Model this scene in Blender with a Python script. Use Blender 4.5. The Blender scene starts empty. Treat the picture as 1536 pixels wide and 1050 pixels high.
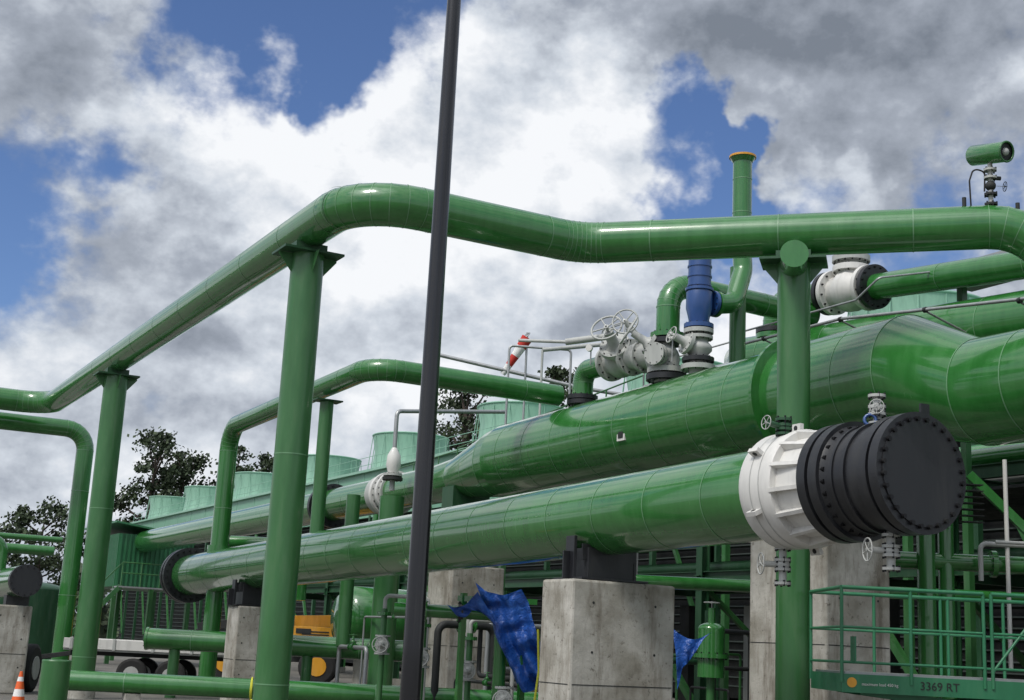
import bpy, math, random
from mathutils import Matrix, Vector, Quaternion
V=Vector
random.seed(7)
scene=bpy.context.scene
# ---------------------------------------------------------------- materials
def newmat(name):
    m=bpy.data.materials.new(name); m.use_nodes=True
    nt=m.node_tree; b=nt.nodes['Principled BSDF']
    return m,nt,b
def N(nt,t,**k):
    n=nt.nodes.new(t)
    for a,v in k.items(): setattr(n,a,v)
    return n
def ramp(nt,fac,stops):
    r=N(nt,'ShaderNodeValToRGB'); e=r.color_ramp.elements
    while len(e)<len(stops): e.new(0.5)
    for i,(p,c) in enumerate(stops):
        e[i].position=p; e[i].color=(c[0],c[1],c[2],1) if hasattr(c,'__len__') else (c,c,c,1)
    nt.links.new(fac,r.inputs[0]); return r.outputs[0]
def noise(nt,vec,scale,detail=5,rough=.55,dist=0):
    n=N(nt,'ShaderNodeTexNoise'); n.inputs['Scale'].default_value=scale
    n.inputs['Detail'].default_value=detail; n.inputs['Roughness'].default_value=rough
    n.inputs['Distortion'].default_value=dist
    nt.links.new(vec,n.inputs['Vector']); return n.outputs['Fac']
def mixc(nt,fac,a,b,mode='MIX'):
    m=N(nt,'ShaderNodeMix',data_type='RGBA',blend_type=mode)
    for s,v in ((m.inputs[0],fac),(m.inputs[6],a),(m.inputs[7],b)):
        if hasattr(v,'links') or hasattr(v,'is_linked'): nt.links.new(v,s)
        elif hasattr(v,'__len__'): s.default_value=(v[0],v[1],v[2],1)
        else: s.default_value=v
    return m.outputs[2]
def mapped(nt,scale=(1,1,1)):
    tc=N(nt,'ShaderNodeTexCoord'); mp=N(nt,'ShaderNodeMapping')
    mp.inputs['Scale'].default_value=scale
    nt.links.new(tc.outputs['Object'],mp.inputs[0]); return mp.outputs[0]
def bump(nt,b,h,strength,dist=.02):
    bp=N(nt,'ShaderNodeBump'); bp.inputs['Strength'].default_value=strength; bp.inputs['Distance'].default_value=dist
    nt.links.new(h,bp.inputs['Height']); nt.links.new(bp.outputs[0],b.inputs['Normal'])
def paint(name,col,rough=.28,coat=.4,dirt=.25,metal=0,bmp=0):
    m,nt,b=newmat(name)
    v2=mapped(nt,(2.2,2.2,.4)); n2=noise(nt,v2,2.6,4,.62)
    dk=tuple(c*.88 for c in col); lt=tuple(min(1,c*1.06+.002) for c in col)
    c1=ramp(nt,n2,[(.35,dk),(.6,lt)])
    mask=ramp(nt,n2,[(.52,0),(.74,1)])
    mm=N(nt,'ShaderNodeMath',operation='MULTIPLY'); nt.links.new(mask,mm.inputs[0]); mm.inputs[1].default_value=dirt
    g=tuple(.5*c+.5*k for c,k in zip(col,(.16,.16,.13)))
    c2=mixc(nt,mm.outputs[0],c1,g)
    nt.links.new(c2,b.inputs['Base Color'])
    r=ramp(nt,n2,[(.3,rough*.85),(.8,min(1,rough*1.5))]); nt.links.new(r,b.inputs['Roughness'])
    b.inputs['Metallic'].default_value=metal
    b.inputs['Coat Weight'].default_value=coat; b.inputs['Coat Roughness'].default_value=.06
    if bmp:
        v=mapped(nt); n3=noise(nt,v,1.4,1,.4); bump(nt,b,n3,bmp,.06)
    return m
GREEN=paint('green_paint',(.026,.158,.028),.20,.9,.12,0,.11)
GREEN2=paint('green_paint_column',(.034,.138,.038),.36,.3,.3)
GREENS=paint('green_seam',(.12,.27,.13),.4,.2,.2)
GREEND=paint('green_dark',(.015,.07,.027),.45,.1,.35)
LIFTG=paint('lift_green',(.02,.16,.07),.4,.2,.3)
TEAL=paint('cooling_panel',(.17,.36,.25),.5,.1,.35)
COWL=paint('cowl_fibreglass',(.25,.45,.34),.45,.1,.25)
BLACK=paint('black_coating',(.014,.015,.018),.40,.1,.12)
BLACKP=paint('black_pole',(.006,.006,.008),.22,.4,.05)
BOLT=paint('bolt_steel',(.02,.02,.022),.35,0,.2,.6)
WHITE=paint('white_coating',(.64,.63,.60),.42,.1,.35)
GREY=paint('grey_valve',(.42,.43,.41),.45,.0,.6)
STEEL=paint('galvanised',(.38,.39,.39),.4,0,.3,.6)
DARK=paint('dark_steel',(.014,.016,.016),.6,0,.3)
LOUV=paint('louvre',(.014,.024,.020),.7,0,.3)
BLUE=paint('blue_valve',(.02,.07,.23),.35,.3,.2)
YEL=paint('yellow_paint',(.66,.31,.02),.4,.3,.45)
RED=paint('red_cloth',(.5,.03,.02),.7,0,.1)
WCL=paint('white_cloth',(.75,.75,.73),.7,0,.1)
ORANGE=paint('cone_orange',(.75,.12,.02),.5,0,.2)
RUBBER=paint('rubber',(.012,.012,.012),.8,0,.2)
GLASS=paint('dark_glass',(.02,.03,.035),.1,.6,.0)
ROPE=paint('rope_yellow',(.6,.6,.05),.8,0,.1)
def concrete():
    m,nt,b=newmat('concrete')
    v=mapped(nt); v2=mapped(nt,(1.7,1.7,.30))
    n1=noise(nt,v,1.5,6,.68); n2=noise(nt,v2,2.0,6,.72); n3=noise(nt,v,11,4,.7); n5=noise(nt,v,.9,3,.6)
    c=ramp(nt,n1,[(.28,(.25,.23,.19)),(.5,(.40,.385,.34)),(.68,(.53,.51,.46))])
    st=ramp(nt,n2,[(.50,0),(.66,1)])
    mm=N(nt,'ShaderNodeMath',operation='MULTIPLY'); nt.links.new(st,mm.inputs[0]); mm.inputs[1].default_value=.68
    c=mixc(nt,mm.outputs[0],c,(.13,.105,.075))
    damp=ramp(nt,n5,[(.48,(1,1,1)),(.62,(.62,.60,.55))]); c=mixc(nt,.8,c,damp,'MULTIPLY')
    sp=ramp(nt,n3,[(.30,(.35,.33,.30)),(.40,(1,1,1))])
    c=mixc(nt,.85,c,sp,'MULTIPLY')
    nt.links.new(c,b.inputs['Base Color']); b.inputs['Roughness'].default_value=.88
    bump(nt,b,n3,.4,.02); return m
CONC=concrete()
def tarpm():
    m,nt,b=newmat('blue_tarp'); v=mapped(nt); n=noise(nt,v,4,3,.6)
    c=ramp(nt,n,[(.3,(.01,.05,.24)),(.6,(.015,.095,.42)),(.75,(.05,.17,.55))])
    nt.links.new(c,b.inputs['Base Color']); b.inputs['Roughness'].default_value=.33
    n4=noise(nt,v,9,3,.6,1.0); bump(nt,b,n4,.6,.06); return m
TARP=tarpm()
def groundm():
    m,nt,b=newmat('ground_gravel'); v=mapped(nt)
    n=noise(nt,v,.25,6,.65); n2=noise(nt,v,9,4,.7)
    c=ramp(nt,n,[(.3,(.10,.095,.085)),(.6,(.18,.17,.15)),(.8,(.25,.23,.20))])
    c2=ramp(nt,n2,[(.3,(.6,.6,.6)),(.7,(1.1,1.1,1.1))]); c=mixc(nt,.8,c,c2,'MULTIPLY')
    nt.links.new(c,b.inputs['Base Color']); b.inputs['Roughness'].default_value=.95
    bump(nt,b,n2,.5,.03); return m
def leafm(name,c0,c1):
    m,nt,b=newmat(name); v=mapped(nt); n=noise(nt,v,1.1,2,.6)
    c=ramp(nt,n,[(.3,c0),(.7,c1)]); nt.links.new(c,b.inputs['Base Color']); b.inputs['Roughness'].default_value=.7
    return m
LEAF=leafm('foliage',(.012,.024,.009),(.045,.072,.024))
BARK=paint('bark',(.06,.045,.035),.9,0,.1)
# ---------------------------------------------------------------- mesh builder
class B:
    def __init__(s,name): s.name=name; s.v=[]; s.f=[]; s.m=[]; s.sm=[]; s.mats=[]
    def mi(s,m):
        if m not in s.mats: s.mats.append(m)
        return s.mats.index(m)
    def face(s,idx,mi,sm): s.f.append(idx); s.m.append(mi); s.sm.append(sm)
    def poly(s,pts,mat,sm=False):
        o=len(s.v); s.v+= [tuple(p) for p in pts]; s.face(tuple(range(o,o+len(pts))),s.mi(mat),sm)
    def sweep(s,pts,rad,mat,seg=24,caps=(True,True),capmat=None,fixed=None):
        pts=[V(p) for p in pts]; n=len(pts)
        if not hasattr(rad,'__len__'): rad=[rad]*n
        tans=[]
        for i in range(n):
            a=pts[max(0,i-1)]; c=pts[min(n-1,i+1)]
            if fixed is not None: t=V(fixed)
            elif 0<i<n-1:
                t=((pts[i]-a).normalized()+(c-pts[i]).normalized())
            else: t=c-a
            tans.append(t.normalized())
        t0=tans[0]; up=V((0,0,1)) if abs(t0.z)<.9 else V((1,0,0))
        x=t0.cross(up).normalized(); mi=s.mi(mat); o=len(s.v); prev=t0
        rings=[]
        for i in range(n):
            t=tans[i]; q=prev.rotation_difference(t); x=(q@x); x=(x-t*x.dot(t)).normalized(); y=t.cross(x); prev=t
            ring=[]
            for k in range(seg):
                a=2*math.pi*k/seg
                ring.append(pts[i]+(x*math.cos(a)+y*math.sin(a))*rad[i])
            rings.append(ring)
        for r in rings: s.v+=[tuple(p) for p in r]
        for i in range(n-1):
            for k in range(seg):
                k2=(k+1)%seg
                s.face((o+i*seg+k,o+i*seg+k2,o+(i+1)*seg+k2,o+(i+1)*seg+k),mi,True)
        cm=capmat or mat
        if caps[0]: s.poly(list(reversed(rings[0])),cm)
        if caps[1]: s.poly(rings[-1],cm)
    def cyl(s,p0,p1,r,mat,r1=None,seg=24,caps=True,capmat=None):
        s.sweep([p0,p1],[r,r if r1 is None else r1],mat,seg,(caps,caps),capmat)
    def seam(s,p,d,r,seg=40,mat=None,w=.009,h=.005):
        s.cyl(V(p)-V(d)*w,V(p)+V(d)*w,r+h,mat or GREENS,seg=seg,caps=False)
    def pipe(s,pts,r,mat,bend=None,seg=32,seams=0,seammat=None,nb=7,caps=(True,True)):
        pts=[V(p) for p in pts]; bend=bend or r*3
        path=[pts[0]]; marks=[]
        for i in range(1,len(pts)-1):
            d0=(pts[i]-pts[i-1]).normalized(); d1=(pts[i+1]-pts[i]).normalized()
            ang=d0.angle(d1)
            if ang<.01: path.append(pts[i]); continue
            L=bend*math.tan(ang/2)
            L=min(L,(pts[i]-pts[i-1]).length*.49,(pts[i+1]-pts[i]).length*.49); R=L/math.tan(ang/2)
            p0=pts[i]-d0*L; ax=d0.cross(d1).normalized()
            cdir=ax.cross(d0).normalized(); c=p0+cdir*R
            for k in range(nb+1):
                q=Quaternion(ax,ang*k/nb); pt=c+q@(p0-c)
                path.append(pt); marks.append((pt,q@d0))
        path.append(pts[-1])
        s.sweep(path,r,mat,seg,caps)
        if seams:
            for i,(p,d) in enumerate(marks): s.seam(p,d,r,seg,seammat,.006,.004)
            for i in range(len(pts)-1):
                a,c=pts[i],pts[i+1]; L=(c-a).length; d=(c-a).normalized(); k=seams*.6
                while k<L-bend*.6:
                    if k>bend*.8 or i==0: s.seam(a+d*k,d,r,seg,seammat)
                    k+=seams
    def box(s,c,size,mat,rz=0,rot=None):
        M=rot if rot else Matrix.Rotation(rz,3,'Z'); c=V(c); h=[x/2 for x in size]
        P=[c+M@V((sx*h[0],sy*h[1],sz*h[2])) for sx in(-1,1) for sy in(-1,1) for sz in(-1,1)]
        o=len(s.v); s.v+=[tuple(p) for p in P]; mi=s.mi(mat)
        for f in ((0,1,3,2),(4,6,7,5),(0,4,5,1),(2,3,7,6),(0,2,6,4),(1,5,7,3)): s.face(tuple(o+i for i in f),mi,False)
    def beam(s,p0,p1,w,h,mat):
        p0=V(p0);p1=V(p1);d=(p1-p0); L=d.length; d.normalize()
        up=V((0,0,1)) if abs(d.z)<.95 else V((1,0,0)); x=d.cross(up).normalized(); z=x.cross(d)
        M=Matrix((x,d,z)).transposed(); s.box((p0+p1)/2,(w,L,h),mat,rot=M)
    def ibeam(s,p0,p1,w,h,mat,t=.02):
        p0=V(p0);p1=V(p1);d=(p1-p0).normalized()
        up=V((0,0,1)) if abs(d.z)<.95 else V((1,0,0)); x=d.cross(up).normalized(); z=x.cross(d)
        s.beam(p0+z*(h/2),p1+z*(h/2),w,t,mat); s.beam(p0-z*(h/2),p1-z*(h/2),w,t,mat); s.beam(p0,p1,t,h-t,mat)
    def torus(s,c,ax,R,r,mat,seg=24,s2=8):
        c=V(c); ax=V(ax).normalized(); up=V((0,0,1)) if abs(ax.z)<.9 else V((1,0,0)); x=ax.cross(up).normalized(); y=ax.cross(x)
        o=len(s.v); mi=s.mi(mat)
        for i in range(seg):
            a=2*math.pi*i/seg; d=x*math.cos(a)+y*math.sin(a)
            for k in range(s2):
                b=2*math.pi*k/s2; s.v.append(tuple(c+d*(R+r*math.cos(b))+ax*r*math.sin(b)))
        for i in range(seg):
            for k in range(s2):
                s.face((o+i*s2+k,o+((i+1)%seg)*s2+k,o+((i+1)%seg)*s2+(k+1)%s2,o+i*s2+(k+1)%s2),mi,True)
    def flange(s,c,ax,r,t,mat,nb=16,bolt=None,br=None,br_r=None,seg=40,face=True):
        c=V(c); ax=V(ax).normalized(); s.cyl(c-ax*t/2,c+ax*t/2,r,mat,seg=seg)
        bolt=bolt or BOLT; br=br or r*.045; up=V((0,0,1)) if abs(ax.z)<.9 else V((1,0,0)); x=ax.cross(up).normalized(); y=ax.cross(x)
        rr=br_r or r*.88
        for i in range(nb):
            a=2*math.pi*(i+.5)/nb; p=c+(x*math.cos(a)+y*math.sin(a))*rr
            s.cyl(p-ax*(t/2+br*1.7),p+ax*(t/2+br*1.7),br,bolt,seg=6)
    def wheel(s,c,ax,R,mat,stem=.25,rm=None):
        c=V(c); ax=V(ax).normalized(); s.torus(c,ax,R,R*.07,mat)
        up=V((0,0,1)) if abs(ax.z)<.9 else V((1,0,0)); x=ax.cross(up).normalized(); y=ax.cross(x)
        for i in range(5):
            a=2*math.pi*i/5+.3; s.cyl(c,c+(x*math.cos(a)+y*math.sin(a))*R,R*.05,mat,seg=6)
        s.cyl(c-ax*R*.12,c+ax*R*.12,R*.16,mat,seg=12); s.cyl(c-ax*stem,c+ax*stem*.3,R*.06,rm or STEEL,seg=8)
    def sphere(s,c,r,mat,sc=(1,1,1),u=20,w=12):
        c=V(c)
        o=len(s.v); mi=s.mi(mat)
        for j in range(w+1):
            th=math.pi*j/w
            for i in range(u):
                ph=2*math.pi*i/u
                s.v.append((c.x+r*sc[0]*math.sin(th)*math.cos(ph),c.y+r*sc[1]*math.sin(th)*math.sin(ph),c.z+r*sc[2]*math.cos(th)))
        for j in range(w):
            for i in range(u):
                s.face((o+j*u+i,o+j*u+(i+1)%u,o+(j+1)*u+(i+1)%u,o+(j+1)*u+i),mi,True)
    def valve(s,c,ax,up,r,L,mat,wheel=True,wr=None,bon=None,nb=12):
        c=V(c);ax=V(ax).normalized();up=V(up).normalized()
        s.sweep([c-ax*L/2,c-ax*L*.28,c-ax*L*.1,c+ax*L*.1,c+ax*L*.28,c+ax*L/2],[r*.68,r*.7,r*.95,r*.95,r*.7,r*.68],mat,20)
        for k in(-1,1): s.flange(c+ax*k*L/2,ax,r,r*.22,mat,nb)
        bon=bon or r*2.4
        s.sweep([c,c+up*bon*.45],[r*.72,r*.62],mat,18); s.flange(c+up*bon*.47,up,r*.85,r*.26,mat,10)
        s.sweep([c+up*bon*.5,c+up*bon*.62,c+up*bon],[r*.6,r*.32,r*.26],mat,14)
        if wheel: s.wheel(c+up*bon*1.12,up,wr or r*1.0,mat,stem=bon*.3)
    def done(s,bevel=0,parent=None):
        me=bpy.data.meshes.new(s.name); me.from_pydata(s.v,[],s.f); me.update()
        for m in s.mats: me.materials.append(m)
        me.polygons.foreach_set('material_index',s.m); me.polygons.foreach_set('use_smooth',s.sm); me.update()
        o=bpy.data.objects.new(s.name,me); scene.collection.objects.link(o)
        if bevel:
            md=o.modifiers.new('bevel','BEVEL'); md.width=bevel; md.segments=2; md.limit_method='ANGLE'
        if parent: o.parent=parent
        return o
# ---------------------------------------------------------------- ground
g=B('ground'); g.poly([(-1500,-1500,0),(2500,-1500,0),(2500,2500,0),(-1500,2500,0)],groundm()); g.done()
# ---------------------------------------------------------------- overhead steam pipe
o=B('overhead_steam_pipe'); zo=7.72
o.pipe([(-6,39.6,zo),(6.65,39.6,zo),(6.65,16.9,zo),(10.36,16.9,zo+.01),(15.25,12.0,zo+.04),(15.25,12.0,4.2)],.315,GREEN,bend=.95,seg=44,seams=1.9)
o.pipe([(-6,40.3,7.15),(7.9,40.3,7.2),(7.9,40.3,0)],.25,GREEN,bend=.6,seams=3)
o.done()
def column(p,top,r,plate_dir,base=True):
    c=B('pipe_support_column'); x,y=p
    c.cyl((x,y,0.02),(x,y,top),r,GREEN2,seg=36)
    c.cyl((x,y,0),(x,y,.25),r*1.25,CONC,seg=8) if base else None
    for d in((1,0),(-1,0),(0,1),(0,-1)):
        d=V((d[0],d[1],0)); d=Matrix.Rotation(plate_dir,3,'Z')@d
        q=V((x,y,top))
        c.poly([q+d*r,q+d*(r+.22)+V((0,0,0)),q+d*(r+.22)+V((0,0,-.03)),q+d*r+V((0,0,-.3))],GREEN2)
    c.box((x,y,top+.02),(.95,.62,.035),GREEND,rz=plate_dir)
    c.box((x,y,top+.10),(.5,.3,.14),GREEND,rz=plate_dir)
    c.seam((x,y,.9),(0,0,1),r,36); c.seam((x,y,4.2),(0,0,1),r,36)
    return c
c=column((6.65,31.3),7.28,.265,0); c.done()
c=column((6.65,18.8),7.28,.25,0); c.done()
c=column((12.57,14.5),7.26,.235,math.radians(-45))
c.cyl((12.1,13.95,7.2),(12.9,14.9,7.2),.2,GREEN,seg=28); c.done()
# ---------------------------------------------------------------- foreground header
zf=lambda b:3.06+(36.1-b)*.0185
a0=10.3
o=B('main_steam_header_pipe')
o.cyl((a0,36.3,zf(36.3)),(a0,11.9,zf(11.9)),.54,GREEN,seg=64)
k=34.9
while k>12.8: 
    o.seam((a0,k,zf(k)),(0,1,0),.54,64,None,.009,.004); k-=1.22
D=V((0,-1,.0185)).normalized()
at=lambda b:V((a0,b,zf(b)))
o.flange(at(36.45),D,.74,.16,BLACK,24,br=.03); o.flange(at(36.7),D,.74,.16,BLACK,24,br=.03)
o.sweep([at(37.9),at(37.6),at(36.8)],[.3,.52,.54],GREEN,32)
o.done()
o=B('flanged_isolation_valve')
o.sweep([at(12.06),at(12.02),at(11.56),at(11.52)],[.655,.675,.675,.655],WHITE,56)
o.cyl(at(12.0),at(11.05),.57,WHITE,seg=48)
o.cyl(at(11.85),at(11.838),.679,GREY,seg=56,caps=False); o.cyl(at(11.7),at(11.688),.679,GREY,seg=56,caps=False)
X=V((1,0,0)); Y=D.cross(X).normalized()
for i in range(14):
    a=2*math.pi*(i+.3)/14; d=X*math.cos(a)+Y*math.sin(a); t=D.cross(d)*.022
    p=at(11.54); q=at(11.08)
    P=[p+d*.55,p+d*.67,q+d*.60,q+d*.55]
    A=[x+t for x in P]; C=[x-t for x in P]
    o.poly(A,WHITE); o.poly(list(reversed(C)),WHITE)
    for j in range(4): o.poly([A[j],C[j],C[(j+1)%4],A[(j+1)%4]],WHITE)
for a in (2.6,3.6,1.57,-1.2,.3):
    d=X*math.cos(a)+Y*math.sin(a)
    M=Matrix((D.cross(d),D,d)).transposed(); o.box(at(11.8)+d*.71,(.05,.16,.12),WHITE,rot=M)
    o.cyl(at(11.8)+d*.72-D.cross(d)*.03,at(11.8)+d*.72+D.cross(d)*.03,.03,DARK,seg=12)
o.flange(at(11.02),D,.655,.13,BLACK,28,br=.03,seg=60)
o.flange(at(10.84),D,.655,.13,BLACK,28,br=.03,seg=60)
o.sweep([at(10.78),at(10.7),at(10.2)],[.61,.57,.57],BLACK,56)
o.flange(at(10.44),D,.60,.04,BLACK,30,br=.016,seg=56)
o.flange(at(10.62),D,.59,.03,BLACK,30,br=.012,seg=56)
o.flange(at(10.13),D,.63,.13,BLACK,28,br=.028,seg=60)
o.flange(at(9.96),D,.635,.12,BLACK,28,br=.026,seg=60)
o.cyl(at(9.9),at(9.885),.56,BLACK,seg=60)
o.box(at(9.95)+V((.1,0,.68)),(.12,.03,.12),BLACK); o.box(at(10.1)+V((.62,0,.1)),(.1,.05,.12),BLACK)
def smallvalve(o,p,up,h,mat,wr=.1,side=V((-.7,-.7,0))):
    p=V(p);up=V(up).normalized()
    o.cyl(p,p+up*h,.045,mat,seg=14)
    for t in(.12,.4,.62,.95): o.flange(p+up*h*t,up,.095,.03,mat,6,br=.012,seg=20)
    o.sphere(p+up*h*.51,.085,mat); o.cyl(p+up*h*.51,p+up*h*.51+side.normalized()*.22,.035,mat,seg=12)
    o.wheel(p+up*h*.51+side.normalized()*.26,side,wr,GREY,.08)
smallvalve(o,at(10.5)+V((-.03,0,.55)),(0,0,1),.36,GREY,.075)
smallvalve(o,at(10.35)+V((0,0,-.56)),(0,0,-1),.42,GREY,.12,V((-.8,.3,0)))
smallvalve(o,at(12.0)+V((-.05,0,-.6)),(0,0,-1),.48,GREY,.12,V((-1,.4,0)))
smallvalve(o,at(11.7)+V((-.3,0,.58)),(0,0,1),.2,GREEND,.08,V((-1,0,.1)))
o.torus(at(10.5)+V((-.13,0,.62)),(-.7,-.7,.2),.06,.018,BLUE)
o.done()
def saddle(name,bc,top):
    s=B(name); zb=zf(bc)-.54
    s.box((a0,bc,(top+zb)/2+.06),(.75,.5,zb-top+.04),BLACK)
    s.box((a0,bc,top+.02),(1.1,.75,.03),BLACK)
    for sx in(-1,):
        s.box((a0+sx*.53,bc-.05,top+.3),(.05,.22,.6),BLACK); s.box((a0+sx*.60,bc-.05,top+.2),(.12,.03,.38),BLACK)
    s.box((a0+.5,bc,top+.18),(.05,.22,.32),BLACK)
    for dy in(-.2,.2): s.box((a0,bc+dy,zb+.02),(.9,.03,.22),BLACK)
    return s
s=saddle('pipe_saddle',15.9,2.53); s.done(.005)
s=saddle('pipe_saddle',30.8,2.2); s.done(.005)
def pedestal(a1,a2,b1,b2,top):
    p=B('concrete_pedestal'); p.box(((a1+a2)/2,(b1+b2)/2,top/2),(a2-a1,b2-b1,top),CONC)
    ob=p.done(.035)
    q=B('formwork_joints')
    for z in (top*.45,):
        q.box(((a1+a2)/2,b1-.001,z),(a2-a1-.08,.006,.012),DARK); q.box((a1-.001,(b1+b2)/2,z),(.006,b2-b1-.08,.012),DARK)
    for ix in(.2,.8):
        for z in (top*.3,top*.62,top*.88):
            x=a1+(a2-a1)*ix; q.cyl((x,b1-.004,z),(x,b1+.01,z),.018,DARK,seg=10)
    q.done(parent=ob)
pedestal(9.6,11.3,15.5,16.32,2.53)
pedestal(9.8,10.55,30.4,31.2,2.2)
pedestal(14.0,15.3,15.4,17.2,4.1)
pedestal(14.2,15.6,28.3,29.6,3.4)
pedestal(4.75,5.6,32.3,33.3,1.95)
# ---------------------------------------------------------------- vessel
av=14.8
o=B('separator_vessel')
prof=[(30.6,.48,5.52),(29.3,.5,5.6),(27.2,.80,5.76),(26.8,.83,5.78),(14.3,.93,5.88),(13.0,.77,5.44),(6,.77,5.35)]
pp=[];rr=[]
for b,r,z in prof: pp.append((av,b,z)); rr.append(r)
for i in range(len(prof)-1): o.sweep([pp[i],pp[i+1]],[rr[i],rr[i+1]],GREEN,72,(i==0,i==len(prof)-2),fixed=(0,-1,0))
def vr(b):
    for i in range(len(prof)-1):
        b0,r0,z0=prof[i]; b1,r1,z1=prof[i+1]
        if b0>=b>=b1: t=(b0-b)/(b0-b1); return r0+(r1-r0)*t,z0+(z1-z0)*t
for b in [29.3,28.2,27.2,26.1,24.9,23.7,22.5,21.3,20.1,18.9,17.9,16.2,15.2,14.3,13.0,12.1,10.9]:
    r,z=vr(b); o.seam((av,b,z),(0,1,0),r,72,None,.010,.005)
r,z=vr(16.9); o.cyl((av,16.95,z),(av,16.88,z),r+.16,GREEN,seg=64)
o.box((av,16.3,4.55),(1.3,1.2,.9),GREEND); o.box((av,29,4.4),(1.0,.6,1.8),GREEND)
o.box((13.97,21.0,5.62),(.05,.26,.22),WHITE); o.box((13.94,21.0,5.62),(.012,.16,.12),DARK)
o.done()
o=B('steam_line_pipe')
o.cyl((av,60,5.3),(av,30.5,5.52),.48,GREEN,seg=40)
o.flange((av,33.6,5.5),(0,1,0),.6,.15,WHITE,20); o.flange((av,33.2,5.5),(0,1,0),.6,.12,WHITE,20); o.cyl((av,34.1,5.5),(av,33,5.5),.54,GREY,seg=36)
o.flange((av,38.1,5.44),(0,1,0),.66,.16,BLACK,20); o.flange((av,37.7,5.44),(0,1,0),.66,.16,BLACK,20)
for b in (31.6,36,40,43,46,50): o.seam((av,b,5.5-(b-30.5)*.0075),(0,1,0),.48,40)
o.done()
# ---------------------------------------------------------------- second overhead line B
o=B('crossover_pipe')
o.pipe([(10.3,34.0,3.4),(10.3,34.0,6.85),(10.3,24.7,7.0),(14.75,24.7,7.0)],.23,GREEN,bend=.65,seams=2.2,seg=32)
o.cyl((10.3,27.1,3.4),(10.3,27.1,6.6),.15,GREEN2,seg=28); o.box((10.3,27.1,6.62),(.6,.4,.03),GREEND)
o.cyl((10.3,34,3.55),(10.3,34,3.75),.3,GREEN,seg=32)
o.cyl((10.3,34,0),(10.3,34,2.8),.22,GREEN,seg=28)
o.done()
# ---------------------------------------------------------------- valve train on the vessel
o=B('relief_valve_assembly')
tz=lambda b: vr(b)[1]+vr(b)[0]
o.cyl((av,23.8,tz(23.8)-.1),(av,23.8,6.78),.2,GREEN)
o.flange((av,23.8,6.72),(0,0,1),.33,.09,BLACK,14); o.flange((av,23.8,6.83),(0,0,1),.33,.09,BLACK,14)
o.pipe([(av,23.8,6.85),(av,23.8,7.42),(av,22.9,7.42)],.22,GREEN,bend=.45,seams=.6)
o.valve((av,22.35,7.42),(0,1,0),(-.75,-.5,.55),.38,.75,GREY,wr=.32,bon=.85)
o.pipe([(av-.5,22.1,7.8),(av-1.0,22.9,7.75)],.07,GREY); o.pipe([(av-1.0,22.9,7.75),(av-1.5,24.0,7.9)],.035,GREY)
o.sweep([(av,21.95,7.42),(av,21.5,7.38),(av,21.2,7.3)],[.25,.3,.2],GREY,24)
o.sphere((av,20.9,7.2),.32,GREY,(1,1.2,1)) 
o.flange((av,21.5,7.36),(0,1,0),.34,.08,GREY,12)
o.cyl((av,20.75,6.7),(av,20.75,7.25),.24,GREY)
o.flange((av,20.75,6.80),(0,0,1),.40,.11,BLACK,16); o.flange((av,20.75,6.94),(0,0,1),.38,.10,GREY,16)
o.flange((av,20.75,7.52),(0,0,1),.34,.09,BLACK,14); o.flange((av,20.75,7.64),(0,0,1),.34,.09,GREEN,14)
o.valve((av-.05,20.75,7.28),(0,0,1),(-.8,.35,.5),.27,.5,GREY,wr=.3,bon=.75)
o.wheel((av-.5,21.5,8.0),(-.7,-.6,.2),.26,GREY,.3); o.cyl((av,21.4,7.5),(av-.5,21.5,8.0),.06,GREY,seg=12)
o.flange((av-.33,20.6,7.2),(-1,-.4,0),.22,.07,GREY,10); o.flange((av-.43,20.56,7.2),(-1,-.4,0),.22,.05,GREY,8)
o.pipe([(av,20.75,7.68),(av,20.75,8.72),(18.5,20.75,8.65)],.235,GREEN,bend=.5,seams=.9)
o.cyl((av,19.75,6.65),(av,19.75,7.5),.17,GREY); o.flange((av,19.75,6.85),(0,0,1),.32,.09,GREY,12); o.flange((av,19.75,7.0),(0,0,1),.30,.08,BLACK,12)
o.valve((av,19.75,7.22),(0,0,1),(-.9,.1,.3),.27,.42,GREY,wr=.16,bon=.55)
o.flange((av,19.75,7.55),(0,0,1),.28,.08,GREY,12); o.flange((av,19.75,7.65),(0,0,1),.28,.08,BLUE,12)
o.sweep([(av,19.75,7.65),(av,19.75,7.8),(av,19.75,8.0),(av,19.75,8.3),(av,19.75,8.4)],[.18,.2,.25,.25,.22],BLUE,24)
o.cyl((av,19.75,8.4),(av,19.75,9.25),.22,BLUE)
for z in (8.42,8.6,8.8,9.0,9.2): o.cyl((av,19.75,z),(av,19.75,z+.03),.235,BLUE)
o.flange((av,19.75,8.36),(0,0,1),.27,.05,BLUE,12)
o.flange((av+.3,19.75,8.15),(1,0,0),.25,.07,BLUE,12); o.flange((av+.4,19.75,8.15),(1,0,0),.25,.07,GREEN,12)
o.pipe([(av-.2,22.8,7.65),(av-.2,22.8,8.1),(av-.2,21.9,8.1),(av-.2,21.9,7.7)],.015,STEEL,bend=.06)
o.cyl((av-.3,20.2,7.5),(av-.36,20.15,7.5),.07,WHITE,seg=18); o.cyl((av-.27,20.2,7.0),(av-.27,20.2,7.5),.015,STEEL,seg=8)
o.cyl((av-.3,23.1,7.75),(av-.36,23.05,7.75),.07,WHITE,seg=18); o.cyl((av-.27,23.1,7.4),(av-.27,23.1,7.75),.015,STEEL,seg=8)
o.done()
o=B('vent_stack')
o.pipe([(av+.4,19.75,8.15),(av+.85,19.8,8.25),(16,19.95,9.0),(16,20,9.6),(16,20,11.4)],.19,GREEN,bend=.35,nb=6,seams=0)
o.cyl((16,20.1,6.0),(16,20.1,9.1),.16,GREEN2)
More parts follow.
